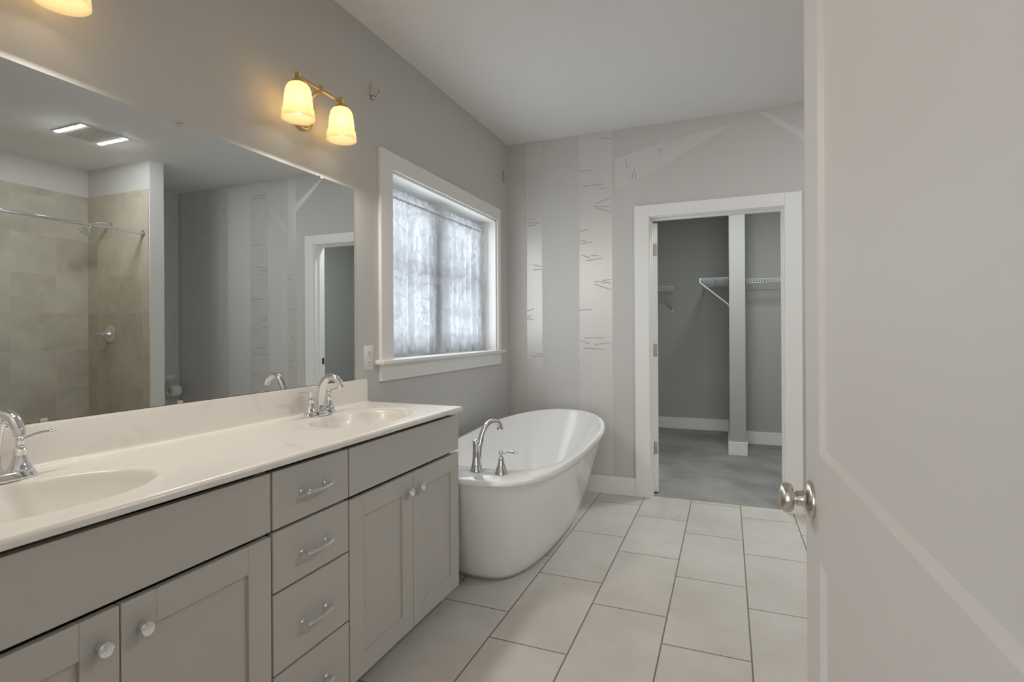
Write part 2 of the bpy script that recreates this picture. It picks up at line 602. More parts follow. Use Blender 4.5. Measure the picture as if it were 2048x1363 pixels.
struct('wall_right', box(BM(), RX, RX + 0.1, FY - 0.12, 0.12, 0, H), 'wall', 'greige wall of the toilet alcove seen in the mirror')
b = BM()
box(b, -0.2, 0.90, FY - 0.12, FY, 0, H)
box(b, 1.885, RX, FY - 0.12, FY, 0, H)
box(b, 0.90, 1.885, FY - 0.12, FY, 2.06, H)
struct('wall_front', b, 'wall', 'entrance wall with the doorway')

# shower enclosure (seen in the mirror)
struct('wall_wing', box(BM(), 3.03, RX, -0.88, -0.755, 0, H), 'wall', 'wing wall with pale end between shower and toilet alcove')
struct('wall_wing_near', box(BM(), 3.03, RX, -2.545, -2.42, 0, H), 'wall', 'near wing wall of the shower')
struct('trim_1', box(BM(), 3.042, RX, -0.889, -0.88, 0, 2.49), 'tile_wing', 'beige shower tiles on the plumbing end wall')
struct('trim_2', box(BM(), RX - 0.009, RX, -2.42, -0.889, 0, 2.49), 'tile_back', 'beige shower tiles on the long wall')
struct('trim_3', box(BM(), 3.042, RX - 0.009, -2.42, -2.411, 0, 2.49), 'tile_wing', 'beige shower tiles on the near end wall')
struct('trim_4', box(BM(), 3.04, 3.15, -2.411, -0.889, 0, 0.12, 0.01), 'tile_back', 'low tiled shower curb')

# baseboards and closet casing
b = BM()
box(b, 0.001, 1.015, -0.016, 0, 0, 0.134, 0.003)
struct('baseboard_back', b, 'trim', 'white baseboard behind the bathtub')
b = BM()
box(b, 2.1131, RX, -0.016, 0, 0, 0.134, 0.003)
struct('baseboard_back_right', b, 'trim', 'white baseboard right of the closet door')
struct('baseboard_left', box(BM(), 0, 0.016, -1.85, -0.017, 0, 0.134, 0.003), 'trim', 'white baseboard under the window')
struct('baseboard_right', box(BM(), RX - 0.016, RX, -0.75, -0.017, 0, 0.134, 0.003), 'trim', 'white baseboard in the toilet alcove')

dr = struct_empty('door_1', 'white-cased closet doorway with its door swung inwards')
b = BM()
box(b, 1.0151, X1 - 0.004, -0.02, 0, 0, 2.1499, 0.003)
box(b, X2 + 0.004, 2.1131, -0.02, 0, 0, 2.1499, 0.003)
box(b, X1 - 0.004, X2 + 0.004, -0.0199, 0, 2.063, 2.1499, 0.002)
link('casing', b, 'trim', dr)
b = BM()
box(b, X1 - 0.02, X1 + 0.003, -0.006, 0.125, 0, 2.07, 0.001)
box(b, X2 - 0.003, X2 + 0.02, -0.006, 0.125, 0, 2.07, 0.001)
box(b, X1 + 0.003, X2 - 0.003, -0.006, 0.125, 2.056, 2.0699, 0.001)
box(b, X1 + 0.002, X1 + 0.013, 0.045, 0.075, 0, 2.057, 0.002)
box(b, X2 - 0.013, X2 - 0.002, 0.045, 0.075, 0, 2.057, 0.002)
box(b, X1 + 0.013, X2 - 0.013, 0.045, 0.075, 2.043, 2.057, 0.002)
link('jamb', b, 'trim', dr)
b = BM()
box(b, X2 - 0.0045, X2 - 0.003, 0.085, 0.115, 0.92, 0.98, 0.0005)
link('strike_plate', b, 'slot', dr)
leaf = link('door_leaf', box(BM(), 0.002, 0.037, 0.0, 0.855, 0.012, 2.038, 0.002), 'trim', dr)
leaf.location = (1.1275, 0.118, 0)
leaf.rotation_euler = (0, 0, R(11))
for z in (1.838, 1.080, 0.345):
    b = BM()
    box(b, 0.006, 0.030, -0.0025, 0.001, z - 0.046, z + 0.046, 0.001)
    tube(b, [(-0.001, -0.004, z - 0.046), (-0.001, -0.004, z + 0.046)], 0.005, 12)
    hg = link('hinge', b, 'hinge', dr, 40)
    hg.location = (1.1275, 0.118, 0)
    hg.rotation_euler = (0, 0, R(4))

# ------------------------------------------------------------------ window
wd = struct_empty('window_1', 'white-cased double window behind sheer lace curtains')
b = BM()
box(b, 0, 0.02, -1.754, -1.648, 1.087, 2.175, 0.002)
box(b, 0, 0.02, -0.258, -0.203, 1.087, 2.175, 0.002)
box(b, 0, 0.0199, -1.648, -0.258, 2.085, 2.175, 0.002)
link('casing', b, 'trim', wd)
link('sill', box(BM(), -0.20, 0.052, -1.785, -0.185, 1.066, 1.087, 0.004), 'trim', wd, 40)
link('apron', box(BM(), 0, 0.02, -1.754, -0.203, 0.979, 1.066, 0.002), 'trim', wd)
b = BM()
box(b, -0.27, 0.004, WY0 - 0.001, WY0 + 0.012, 1.087, WZ1)
box(b, -0.27, 0.004, WY1 - 0.012, WY1 + 0.001, 1.087, WZ1)
box(b, -0.27, 0.004, WY0, WY1, WZ1 - 0.012, WZ1 + 0.001)
link('jamb_lining', b, 'trim', wd)
b = BM()
ya, yb = WY0 + 0.012, WY1 - 0.012
ym = (ya + yb) / 2
box(b, -0.27, -0.185, ya, ya + 0.03, 1.087, WZ1 - 0.012, 0.002)
box(b, -0.27, -0.185, yb - 0.03, yb, 1.087, WZ1 - 0.012, 0.002)
box(b, -0.27, -0.185, ym - 0.04, ym + 0.04, 1.087, WZ1 - 0.012, 0.002)
box(b, -0.27, -0.185, ya, yb, WZ1 - 0.045, WZ1 - 0.012, 0.002)
box(b, -0.27, -0.185, ya, yb, 1.087, 1.115, 0.002)
link('vinyl_frame', b, 'vinyl', wd)
for p0, p1 in ((ya + 0.03, ym - 0.04), (ym + 0.04, yb - 0.03)):
    for z0, z1, x in ((1.115, 1.60, -0.212), (1.565, WZ1 - 0.045, -0.242)):
        b = BM()
        box(b, x - 0.013, x + 0.013, p0, p0 + 0.042, z0, z1, 0.003)
        box(b, x - 0.013, x + 0.013, p1 - 0.042, p1, z0, z1, 0.003)
        box(b, x - 0.013, x + 0.013, p0 + 0.042, p1 - 0.042, z0, z0 + 0.045, 0.003)
        box(b, x - 0.013, x + 0.013, p0 + 0.042, p1 - 0.042, z1 - 0.038, z1, 0.003)
        sh = link('sash', b, 'vinyl', wd)
        link('glass_pane', box(BM(), x - 0.003, x + 0.003, p0 + 0.04, p1 - 0.04, z0 + 0.043, z1 - 0.036), 'glass', sh)

# curtain rod and the two lace panels
b = BM()
tube(b, [(-0.10, WY0 + 0.013, 1.986), (-0.10, WY1 - 0.013, 1.986)], 0.006, 12)
tag(link('curtain_rod', b, 'plastic', None, 40), 'thin white tension rod across the window under the lace ruffle', 'curtain rod')


def curtain(name, y0, y1, seed, label):
    rnd = random.Random(seed)
    NY, NZ = 150, 46
    z0, z1 = 1.093, 2.042
    ph = [rnd.uniform(0, 6.28) for _ in range(5)]
    b = BM()
    g = []
    for j in range(NZ + 1):
        z = z1 + (z0 - z1) * j / NZ
        row = []
        for i in range(NY + 1):
            t = i / NY
            y = y0 + (y1 - y0) * t
            s = (z1 - z) / (z1 - z0)
            a = 0.003 + 0.017 * min(1, max(0, (s - 0.05) / 0.25))
            if s < 0.045: a = 0.008
            wv = (math.sin(t * 36 + ph[0] + 0.5 * math.sin(4 * t + ph[3]) + 0.6 * s) * 0.6 + math.sin(t * 61 + ph[1] - 0.8 * s) * 0.3
                  + math.sin(t * 17 + ph[2]) * 0.35)
            x = -0.100 + wv * a
            if abs(z - 1.986) < 0.026: x = -0.100 + 0.010 + 0.0015 * wv
            hem = 0.003 * math.sin(t * 23 + ph[4]) * s
            row.append(b.verts.new((x, y + 0.006 * math.cos(t * 36 + ph[0]) * s, z + hem)))
        g.append(row)
    for j in range(NZ):
        for i in range(NY):
            b.faces.new([g[j][i], g[j][i + 1], g[j + 1][i + 1], g[j + 1][i]])
    return tag(link(name, b, 'lace', None, 180), label, 'curtain', 'sheer lace curtain panels')


curtain('curtain', WY0 + 0.022, -0.908, 3, 'sheer white branch-pattern lace panel on the window half nearer the mirror')
curtain('curtain', -0.882, WY1 - 0.022, 5, 'sheer white branch-pattern lace panel on the window half nearer the corner')

# ------------------------------------------------------------------ closet
struct('floor_closet', box(BM(), -0.1, 3.2, 0.05, 3.05, -0.06, 0.003), 'carpet', 'grey closet carpet')
struct('ceiling_closet', box(BM(), -0.1, 3.2, 0.12, 3.05, H, H + 0.08), 'ceil', 'closet ceiling')
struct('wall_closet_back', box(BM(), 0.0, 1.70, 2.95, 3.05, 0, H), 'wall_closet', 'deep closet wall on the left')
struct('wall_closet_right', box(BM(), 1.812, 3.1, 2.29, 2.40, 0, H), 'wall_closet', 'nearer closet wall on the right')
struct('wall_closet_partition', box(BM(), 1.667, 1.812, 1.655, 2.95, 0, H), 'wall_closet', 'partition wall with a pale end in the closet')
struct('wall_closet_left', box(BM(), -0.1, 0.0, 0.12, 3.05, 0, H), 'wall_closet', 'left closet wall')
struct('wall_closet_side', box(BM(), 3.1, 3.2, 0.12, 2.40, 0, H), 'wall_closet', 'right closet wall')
struct('baseboard_closet_back', box(BM(), 0, 1.667, 2.935, 2.95, 0.003, 0.142, 0.003), 'trim', 'white baseboard on the deep closet wall')
struct('baseboard_closet_right', box(BM(), 1.828, 3.1, 2.275, 2.29, 0.003, 0.135, 0.003), 'trim', 'white baseboard on the nearer closet wall')
b = BM()
box(b, 1.652, 1.827, 1.64, 1.655, 0.003, 0.132, 0.003)
box(b, 1.652, 1.667, 1.655, 2.935, 0.003, 0.132, 0.003)
box(b, 1.812, 1.827, 1.655, 2.275, 0.003, 0.132, 0.003)
struct('baseboard_closet_partition', b, 'trim', 'white baseboard wrapping the closet partition')


def wire_shelf(name, label, L, dp, root_loc, rz, braces, lip=0.045):
    """local: x along the shelf 0..L, wall at y=0, front at y=-dp, top at z=0"""
    t = thing(name, label, 'shelf', root_loc, rz, 'wire shelves in the closet')
    b = BM()
    n = int(L / 0.0254)
    for i in range(n + 1):
        x = i * L / n
        tube(b, [(x, -0.004, 0), (x, -dp + 0.004, 0), (x, -dp, -0.004), (x, -dp, -lip)], 0.0022, 6)
    link('wire_deck', b, 'wire', t, 60)
    b = BM()
    for y, z in ((-0.006, -0.003), (-dp * 0.5, -0.0035), (-dp, -0.001), (-dp, -lip)):
        tube(b, [(-0.004, y, z), (L + 0.004, y, z)], 0.0033, 8)
    for x in (0, L):
        box(b, x - 0.003, x + 0.003, -dp - 0.005, -dp + 0.006, -lip - 0.004, 0.003, 0.001)
    link('rail', b, 'wire', t, 60)
    for x, dx in braces:
        b = BM()
        a = Vector((x, -dp + 0.006, -lip - 0.001))
        c = Vector((x + dx, -0.004, -0.275))
        tube(b, [a, c], 0.0055, 8, flat=(0.7, 1.2))
        tube(b, [a + Vector((0.014, 0, 0)), c + Vector((0.008, 0, 0))], 0.003, 8)
        box(b, x + dx - 0.01, x + dx + 0.016, -0.006, -0.001, -0.30, -0.262, 0.002)
        link('brace', b, 'wire', t, 50)
    return t


wire_shelf('wire_shelf', 'white wire shelf with a slanted brace on the partition wall in the closet', 1.16, 0.275,
           (1.667, 2.925, 1.757), R(-90), [(1.135, 0.0)])
wire_shelf('wire_shelf', 'short white wire shelf end on the deep left closet wall', 0.90, 0.295,
           (0.145, 2.95, 1.757), 0, [(0.88, -0.02)])
wire_shelf('wire_shelf', 'white wire shelf on the nearer closet wall right of the partition', 1.05, 0.295,
           (1.84, 2.29, 1.752), 0, [(1.0, 0.0)], 0.038)

# ------------------------------------------------------------------ entry door on the right
d2 = struct_empty('door_2', 'white panelled entry door standing open on the right with a nickel knob', (1.8475, -3.75, 0), R(2.265))
DL, DT = 0.918, 0.0175     # local: y from hinge to free edge, -x faces the room
b = BM()
st = 0.128
f0 = -DT
rc = 0.009
bw = 0.008
# core behind the panels
box(b, f0 + rc, DT - rc, 0.01, DL - 0.01, 0.02, 2.03)
for s in (-1, 1):
    xo, xi = s * DT, s * (DT - rc) * 0.9
    box(b, xi, xo, 0, st, 0.012, 2.04, 0.0015)
    box(b, xi, xo, DL - st, DL, 0.012, 2.04, 0.0015)
    for z0, z1 in ((0.012, 0.24), (0.826, 1.012), (1.925, 2.04)):
        box(b, xi, xo, st - 0.001, DL - st + 0.001, z0, z1, 0.0)
    # sloped sticking round each panel
    for z0, z1 in ((0.24, 0.826), (1.012, 1.925)):
        for (ya_, za, yb_, zb, ny, nz) in ((st, z0, DL - st, z0, 0, 1), (st, z1, DL - st, z1, 0, -1),
                                          (st, z0, st, z1, 1, 0), (DL - st, z0, DL - st, z1, -1, 0)):
            prism(b, [(xo * 0.999, ya_, za), (s * (DT - rc), ya_, za), (s * (DT - rc), ya_ + ny * bw, za + nz * bw)],
                  (0, yb_ - ya_, zb - za))
link('door_leaf', b, 'door', d2)
kz, ky = 0.914, DL - 0.062
kb = BM()
lathe(kb, [(0.0, 0), (0.034, 0), (0.0345, 0.003), (0.033, 0.007), (0.027, 0.0105), (0.0165, 0.0135), (0.0140, 0.018), (0.0135, 0.0265), (0.0125, 0.0275)],
      (-DT, ky, kz), (-1, 0, 0), 40)
rose = link('knob_rose', kb, 'satin', d2, 45)
kb = BM()
lathe(kb, [(0.0105, 0.026), (0.0105, 0.031), (0.014, 0.0315), (0.022, 0.033), (0.0265, 0.037), (0.0275, 0.042), (0.0268, 0.0475),
           (0.0235, 0.0525), (0.016, 0.0555), (0.006, 0.057), (0.0, 0.0572)], (-DT, ky, kz), (-1, 0, 0), 48)
link('knob', kb, 'satin', d2, 50)
kb = BM()
lathe(kb, [(0.0, 0), (0.033, 0), (0.033, 0.006), (0.014, 0.014), (0.013, 0.034), (0.012, 0.043), (0.022, 0.046), (0.0275, 0.055),
           (0.0235, 0.0695), (0.0, 0.0757)], (DT, ky, kz), (1, 0, 0), 40)
link('knob', kb, 'satin', d2, 45)
# entry doorway casing on the room side
b = BM()
box(b, 0.80, 0.90, FY, FY + 0.018, 0, 2.15, 0.003)
box(b, 1.885, 1.985, FY, FY + 0.018, 0, 2.15, 0.003)
box(b, 0.90, 1.885, FY, FY + 0.018, 2.06, 2.15, 0.003)
box(b, 0.90, 0.915, FY - 0.12, FY + 0.002, 0, 2.06)
box(b, 1.870, 1.885, FY - 0.12, FY + 0.002, 0, 2.06)
struct('trim_5', b, 'trim', 'white casing of the entry doorway')

# bedroom beyond the doorway (the added fill panel shines in from here)
struct('floor_bedroom', box(BM(), -0.6, 4.2, -7.0, FY - 0.12, -0.06, 0.002), 'carpet', 'carpet of the room behind the entry door')
struct('ceiling_bedroom', box(BM(), -0.6, 4.2, -7.0, FY - 0.12, H, H + 0.08), 'ceil', 'ceiling of the room behind the entry door')
struct('wall_bedroom_far', box(BM(), -0.6, 4.2, -7.1, -7.0, 0, H), 'wall', 'far wall of the room behind the entry door')
struct('wall_bedroom_left', box(BM(), -0.7, -0.6, -7.0, FY - 0.12, 0, H), 'wall', 'left wall of the room behind the entry door')
struct('wall_bedroom_right', box(BM(), 4.2, 4.3, -7.0, FY - 0.12, 0, H), 'wall', 'right wall of the room behind the entry door')

# ------------------------------------------------------------------ vanity cabinets
FX = 0.515        # front plane of the doors
CX = 0.495        # face frame


def knob(name, y, z, parent):
    b = BM()
    lathe(b, [(0.0, 0), (0.0075, 0), (0.0078, 0.002), (0.006, 0.006), (0.0055, 0.012), (0.007, 0.016), (0.0145, 0.0195), (0.016, 0.022),
              (0.0155, 0.0245), (0.0135, 0.0262), (0.0128, 0.0256), (0.0, 0.0268)], (0, y, z), (1, 0, 0), 28)
    return link(name, b, 'chrome', parent, 40)


def shaker(b, y0, y1, z0, z1, fr=0.072):
    box(b, CX + 0.001, FX, y0, y0 + fr, z0, z1, 0.0015)
    box(b, CX + 0.001, FX, y1 - fr, y1, z0, z1, 0.0015)
    box(b, CX + 0.001, FX, y0 + fr, y1 - fr, z0, z0 + fr, 0.0015)
    box(b, CX + 0.001, FX, y0 + fr, y1 - fr, z1 - fr, z1, 0.0015)
    box(b, CX + 0.001, FX - 0.009, y0 + fr - 0.004, y1 - fr + 0.004, z0 + fr - 0.004, z1 - fr + 0.004)


def carcass(y0, y1, t):
    b = BM()
    box(b, 0.004, CX - 0.02, y0, y0 + 0.018, 0.085, 0.870)
    box(b, 0.004, CX - 0.02, y1 - 0.018, y1, 0.085, 0.870)
    box(b, 0.004, CX - 0.02, y0 + 0.018, y1 - 0.018, 0.085, 0.103)
    box(b, 0.004, 0.012, y0 + 0.018, y1 - 0.018, 0.103, 0.870)
    box(b, 0.40, CX - 0.02, y0 + 0.018, y1 - 0.018, 0.682, 0.700)
    link('carcass', b, 'cab', t)
    link('toe_kick', box(BM(), 0.40, 0.418, y0, y1, 0.0, 0.085), 'cab', t)


def sink_base(y0, y1, label):
    t = thing('sink_base_cabinet', label, 'cabinet', (0, 0, 0))
    carcass(y0, y1, t)
    g = 0.003
    link('false_front', box(BM(), CX + 0.001, FX, y0 + g, y1 - g, 0.698, 0.8555, 0.002), 'cab', t)
    ymid = (y0 + y1) / 2
    for a, c, s in ((y0 + g, ymid - 0.0015, -1), (ymid + 0.0015, y1 - g, 1)):
        b = BM()
        shaker(b, a, c, 0.085, 0.6855)
        d = link('door', b, 'cab', t)
        k = knob('knob', 0, 0, d)
        k.location = (FX, ymid + s * 0.040, 0.6215)
    return t


VY1, VYA, VYB, VY0 = -1.868, -2.628, -2.943, -3.715
sink_base(VYA, VY1, 'grey two-door vanity base cabinet nearest the bathtub')
sink_base(VY0, VYB, 'grey two-door vanity base cabinet in the near left corner of the photo')

dk = thing('drawer_cabinet', 'grey vanity drawer stack with four bar pulls between the two door cabinets', 'cabinet')
carcass(VYB, VYA, dk)


def pull(parent, y, z):
    b = BM()
    for s in (-1, 1):
        lathe(b, [(0.0, 0), (0.008, 0), (0.0083, 0.002), (0.006, 0.005), (0.0047, 0.010), (0.0047, 0.016), (0.0072, 0.019), (0.0086, 0.0245),
                  (0.0072, 0.030), (0.0036, 0.0325), (0, 0.0328)], (FX, y + s * 0.048, z), (1, 0, 0), 20)
    pts = [(FX + 0.0245 + 0.006 * math.cos(PI * k / 24), y + 0.049 * math.sin(PI * k / 24), z - 0.004 * math.cos(PI * k / 24) ** 2)
           for k in range(-12, 13)]
    rr = [0.0068 if abs(k) in (11, 12) else (0.0050 + 0.0014 * (abs(k) / 12) ** 2) for k in range(-12, 13)]
    tube(b, pts, rr, 12)
    return link('handle', b, 'chrome', parent, 40)


for z0, z1, hz in ((0.698, 0.8555, 0.777), (0.5275, 0.690, 0.604), (0.305, 0.5215, 0.403), (0.085, 0.2985, 0.190)):
    d = link('drawer', box(BM(), CX + 0.001, FX, VYB + 0.004, VYA - 0.003, z0, z1, 0.002), 'cab', dk)
    pull(d, (VYB + VYA) / 2, hz)

# ------------------------------------------------------------------ vanity top with integral bowls
TX0, TX1, TY0, TY1, TZ = 0.002, 0.536, -3.745, -1.862, 0.8927
SINKS = (-2.285, -3.345)
BX = 0.292


def top_z(x, y):
    for sy in SINKS:
        dx, dy = (x - BX), (y - sy)
        r = math.hypot(dx / 0.148, dy / 0.208)
        ro = math.hypot(dx / 0.172, dy / 0.285)
        z = 0.0
        if ro < 1.0:
            q = min(1, (1 - ro) / 0.10)
            z = -0.0045 * q * q * (3 - 2 * q)
        if r < 1.06:
            q = (1.06 - r) / 1.06
            z -= 0.128 * (1 - (1 - min(1, q * 1.0)) ** 3.2) ** 1.05 * min(1, q / 0.08) ** 0.5
        if z != 0.0:
            return z
    return 0.0


vt = thing('vanity_countertop', 'off-white marbled double vanity top with two sunken oval bowls', 'countertop', (0, 0, TZ))
b = BM()
NX, NYv = 128, 420
g = []
fr = 0.012
for i in range(NX + 1):
    x = TX0 + (TX1 - TX0) * i / NX
    row = []
    for j in range(NYv + 1):
        y = TY0 + (TY1 - TY0) * j / NYv
        e = min(TX1 - x, TY1 - y)
        z = top_z(x, y)
        if e < fr:
            z -= fr - math.sqrt(max(0, fr * fr - (fr - e) ** 2)) if e < fr else 0
        if x < 0.05:     # cove up to the backsplash
            pass
        row.append(b.verts.new((x, y, z)))
    g.append(row)
for i in range(NX):
    for j in range(NYv):
        b.faces.new([g[i][j], g[i + 1][j], g[i + 1][j + 1], g[i][j + 1]])
# skirt
ed = [g[NX][j] for j in range(NYv + 1)]
lo = [b.verts.new((v.co.x, v.co.y, -0.0205)) for v in ed]
lo2 = [b.verts.new((v.co.x - 0.006, v.co.y, -0.0225)) for v in ed]
for j in range(NYv):
    b.faces.new([ed[j], lo[j], lo[j + 1], ed[j + 1]])
    b.faces.new([lo[j], lo2[j], lo2[j + 1], lo[j + 1]])
en = [g[i][NYv] for i in range(NX + 1)]
ln = [b.verts.new((v.co.x, v.co.y, -0.0225)) for v in en]
for i in range(NX):
    b.faces.new([en[i], en[i + 1], ln[i + 1], ln[i]])
link('countertop', b, 'marble', vt, 50)
b = BM()
pts = [(0.003, 0, -0.003), (0.034, 0, -0.001), (0.026, 0, 0.003), (0.0215, 0, 0.012), (0.021, 0, 0.105), (0.018, 0, 0.110), (0.003, 0, 0.110)]
prism(b, [(p[0], -3.745, p[2]) for p in pts], (0, 3.745 - 1.876, 0))
link('backsplash', b, 'marble', vt, 35)
for sy in SINKS:
    b = BM()
    zb = top_z(BX, sy)
    lathe(b, [(0.0, 0.004), (0.012, 0.004), (0.014, 0.002), (0.020, 0.004), (0.026, 0.002), (0.026, -0.006), (0, -0.006)], (BX, sy, zb), (0, 0, 1), 28)
    link('drain', b, 'chrome', vt, 40)


# ------------------------------------------------------------------ basin faucets
def faucet(loc, label):
    t = thing('basin_faucet', label, 'faucet', loc, 0, 'chrome basin faucets')
    b = BM()
    rings = []
    for z, k in ((0, 1.0), (0.006, 1.0), (0.010, 0.96), (0.016, 0.93), (0.019, 0.88)):
        ring = []
        for i in range(48):
            a = 2 * PI * i / 48
            c, s = math.cos(a), math.sin(a)
            ring.append((0.030 * k * math.copysign(abs(c) ** 0.75, c), 0.084 * k * math.copysign(abs(s) ** 0.75, s), z))
        rings.append(ring)
    loft(b, rings)
    link('base_plate', b, 'chrome', t, 40)
    b = BM()
    pts = [(-0.002, 0, 0.018)] + bez((-0.003, 0, 0.03), (-0.004, 0, 0.115), (0.035, 0, 0.185), (0.088, 0, 0.146), 16) + \
        bez((0.0885, 0, 0.1455), (0.098, 0, 0.138), (0.104, 0, 0.126), (0.107, 0, 0.114), 5)
    n = len(pts)
    rr = [0.019] + [0.0165 - 0.0045 * (i / (n - 2)) for i in range(n - 2)] + [0.0105]
    tube(b, pts, rr, 18)
    lathe(b, [(0.022, 0.017), (0.022, 0.022), (0.0185, 0.027), (0.0165, 0.034)], (-0.003, 0, 0), (0, 0, 1), 24)
    link('spout', b, 'chrome', t, 50)
    for s in (-1, 1):
        b = BM()
        o = (0, s * 0.0515, 0)
        lathe(b, [(0.0245, 0.016), (0.0245, 0.021), (0.0225, 0.024), (0.0185, 0.032), (0.0145, 0.046), (0.0125, 0.060), (0.0135, 0.062),
                  (0.0135, 0.066), (0.009, 0.070), (0.0075, 0.076), (0.0085, 0.082), (0.0098, 0.087), (0.0085, 0.093), (0.004, 0.097), (0, 0.0975)], o, (0, 0, 1), 28)
        h = link('handle', b, 'chrome', t, 45)
        b = BM()
        p = [Vector((0, s * 0.0515, 0.088)), Vector((0, s * 0.064, 0.0905)), Vector((0.001, s * 0.080, 0.096)), Vector((0.002, s * 0.10, 0.0985)),
             Vector((0.003, s * 0.118, 0.0975)), Vector((0.0035, s * 0.124, 0.096))]
        tube(b, p, [0.0062, 0.0052, 0.0048, 0.0056, 0.0064, 0.003], 14, flat=(1.0, 0.75))
        link('lever', b, 'chrome', h, 60)
    b = BM()
    tube(b, [(-0.021, 0, 0.014), (-0.021, 0, 0.085)], 0.0028, 10)
    lathe(b, [(0, 0.083), (0.0045, 0.084), (0.0062, 0.089), (0.0045, 0.095), (0, 0.096)], (-0.021, 0, 0), (0, 0, 1), 16)
    link('lift_rod', b, 'chrome', t, 50)
    return t


f1 = faucet((0.098, -2.290, TZ + 0.0005), 'chrome two-handle faucet on the vanity at the sink nearer the bathtub')
dup(f1, (0.098, -3.345, TZ + 0.0005), 'chrome two-handle faucet cut by the left edge of the photo')

# ------------------------------------------------------------------ mirror
mr = thing('wall_mirror', 'large frameless mirror on the wall above the vanity', 'mirror', (0, 0, 1.0045))
link('glass', box(BM(), 0.0055, 0.0062, -3.73, -1.953, 0.0, 0.9045), 'mirror', mr)
link('backing', box(BM(), 0.0005, 0.0055, -3.7305, -1.9525, -0.0005, 0.9050), 'mirror_edge', mr)
for y, z in ((-2.822, 0.9045), (-2.172, 0.9045), (-3.50, 0.9045), (-2.05, 0.0), (-2.828, 0.0), (-3.20, 0.0)):
    b = BM()
    s = 1 if z > 0.5 else -1
    box(b, 0.0005, 0.0095, y - 0.008, y + 0.008, z - 0.001 if s > 0 else z - 0.002, z + 0.007 if s > 0 else z + 0.004, 0.002)
    box(b, 0.0065, 0.0095, y - 0.008, y + 0.008, z - 0.007 if s > 0 else z, z + 0.004 if s > 0 else z + 0.008, 0.001)
    link('clip', b, 'clip', mr)


# ------------------------------------------------------------------ vanity lights
def sconce(loc, label):
    t = thing('vanity_light', label, 'wall light', loc, 0, 'two-shade brass vanity lights')
    bx = 0.105
    b = BM()
    lathe(b, [(0, 0), (0.066, 0), (0.0665, 0.004), (0.063, 0.008), (0.056, 0.010), (0.052, 0.016), (0.044, 0.021), (0.02, 0.024), (0, 0.0245)],
          (0.001, 0, 0.0), (1, 0, 0), 48)
    link('backplate', b, 'brass', t, 35)
    b = BM()
    tube(b, bez((0.018, 0, 0.0), (0.045, 0, 0.02), (0.040, 0, 0.074), (bx, 0, 0.078), 14), 0.0065, 12)
    lathe(b, [(0.010, -0.012), (0.0105, 0.0), (0.009, 0.016), (0.006, 0.018), (0, 0.019)], (bx, 0, 0.086), (0, 0, 1), 16)
    link('arm', b, 'brass', t, 45)
    b = BM()
    tube(b, [(bx, -0.128, 0.085), (bx, 0.128, 0.085)], 0.0068, 14)
    link('bar', b, 'brass', t, 45)
    for s in (-1, 1):
        y = s * 0.126
        b = BM()
        lathe(b, [(0.0, 0.103), (0.010, 0.103), (0.0125, 0.100), (0.0115, 0.099), (0.011, 0.098), (0.0115, 0.074), (0.018, 0.070), (0.026, 0.064), (0.028, 0.058), (0.020, 0.054), (0, 0.054)],
              (bx, y, 0), (0, 0, 1), 24)
        link('shade_holder', b, 'brass', t, 40)
        b = BM()
        out = [(0.016, 0.060), (0.026, 0.0585), (0.036, 0.053), (0.0435, 0.043), (0.0480, 0.030), (0.0510, 0.010), (0.0532, -0.015), (0.0550, -0.036), (0.0556, -0.0405),
               (0.0590, -0.0435), (0.0605, -0.054), (0.0622, -0.070), (0.0632, -0.0805)]
        inn = [(r - 0.0032, z) for r, z in out[::-1]]
        lathe(b, out + [(0.0618, -0.0820)] + inn, (bx, y, 0), (0, 0, 1), 48, cap=False)
        link('shade', b, 'shade', t, 50)
        b = BM()
        lathe(b, [(0, 0.050), (0.012, 0.050), (0.012, 0.012), (0.015, 0.003), (0.024, -0.014), (0.027, -0.030), (0.0245, -0.046), (0.0165, -0.0555), (0.006, -0.0595), (0, -0.06)],
              (bx, y, 0), (0, 0, 1), 28)
        link('bulb', b, 'bulb', t, 60)
        ld = bpy.data.lights.new('sconce_fill', 'AREA')  # extra disk lamp below the shade, added to fill counter and room
        ld.shape = 'DISK'
        ld.size = 0.10
        ld.energy = 3.7
        ld.color = (1.0, 0.93, 0.84)
        lo = bpy.data.objects.new('sconce_fill', ld)
        COL.objects.link(lo)
        lo.parent = t
        lo.location = (bx + 0.012, y, -0.125)
        lo.rotation_euler = (0, R(-37), 0)
    return t


s1 = sconce((0, -2.282, 2.142), 'brass two-shade vanity light over the sink nearer the bathtub')
dup(s1, (0, -3.335, 2.142), 'vanity light whose shade just shows at the top left edge of the photo')


# ------------------------------------------------------------------ curtain-rod hooks
def hook(loc, label):
    t = thing('wall_hook', label, 'hook', loc, 0, 'nickel hooks above the window')
    b = BM()
    rings = []
    for x, k in ((0, 1), (0.003, 1), (0.005, 0.9)):
        rings.append([(x, 0.017 * k * math.cos(2 * PI * i / 28), 0.048 * k * math.sin(2 * PI * i / 28)) for i in range(28)])
    loft(b, rings)
    link('plate', b, 'satin', t, 40)
    b = BM()
    lathe(b, [(0, 0), (0.012, 0), (0.013, 0.008), (0.009, 0.016), (0, 0.018)], (0.004, 0, -0.032), (1, 0, 0.0), 16)
    tube(b, bez((0.010, 0, -0.032), (0.038, 0, -0.036), (0.050, 0, -0.020), (0.047, 0, 0.008), 14), [0.0055] * 13 + [0.0052, 0.004], 12)
    link('prong', b, 'satin', t, 50)
    return t


h1 = hook((0, -1.800, 2.438), 'brushed nickel wall hook above the window near the light')
dup(h1, (0, -0.105, 2.464), 'brushed nickel wall hook high in the corner beside the striped wall')

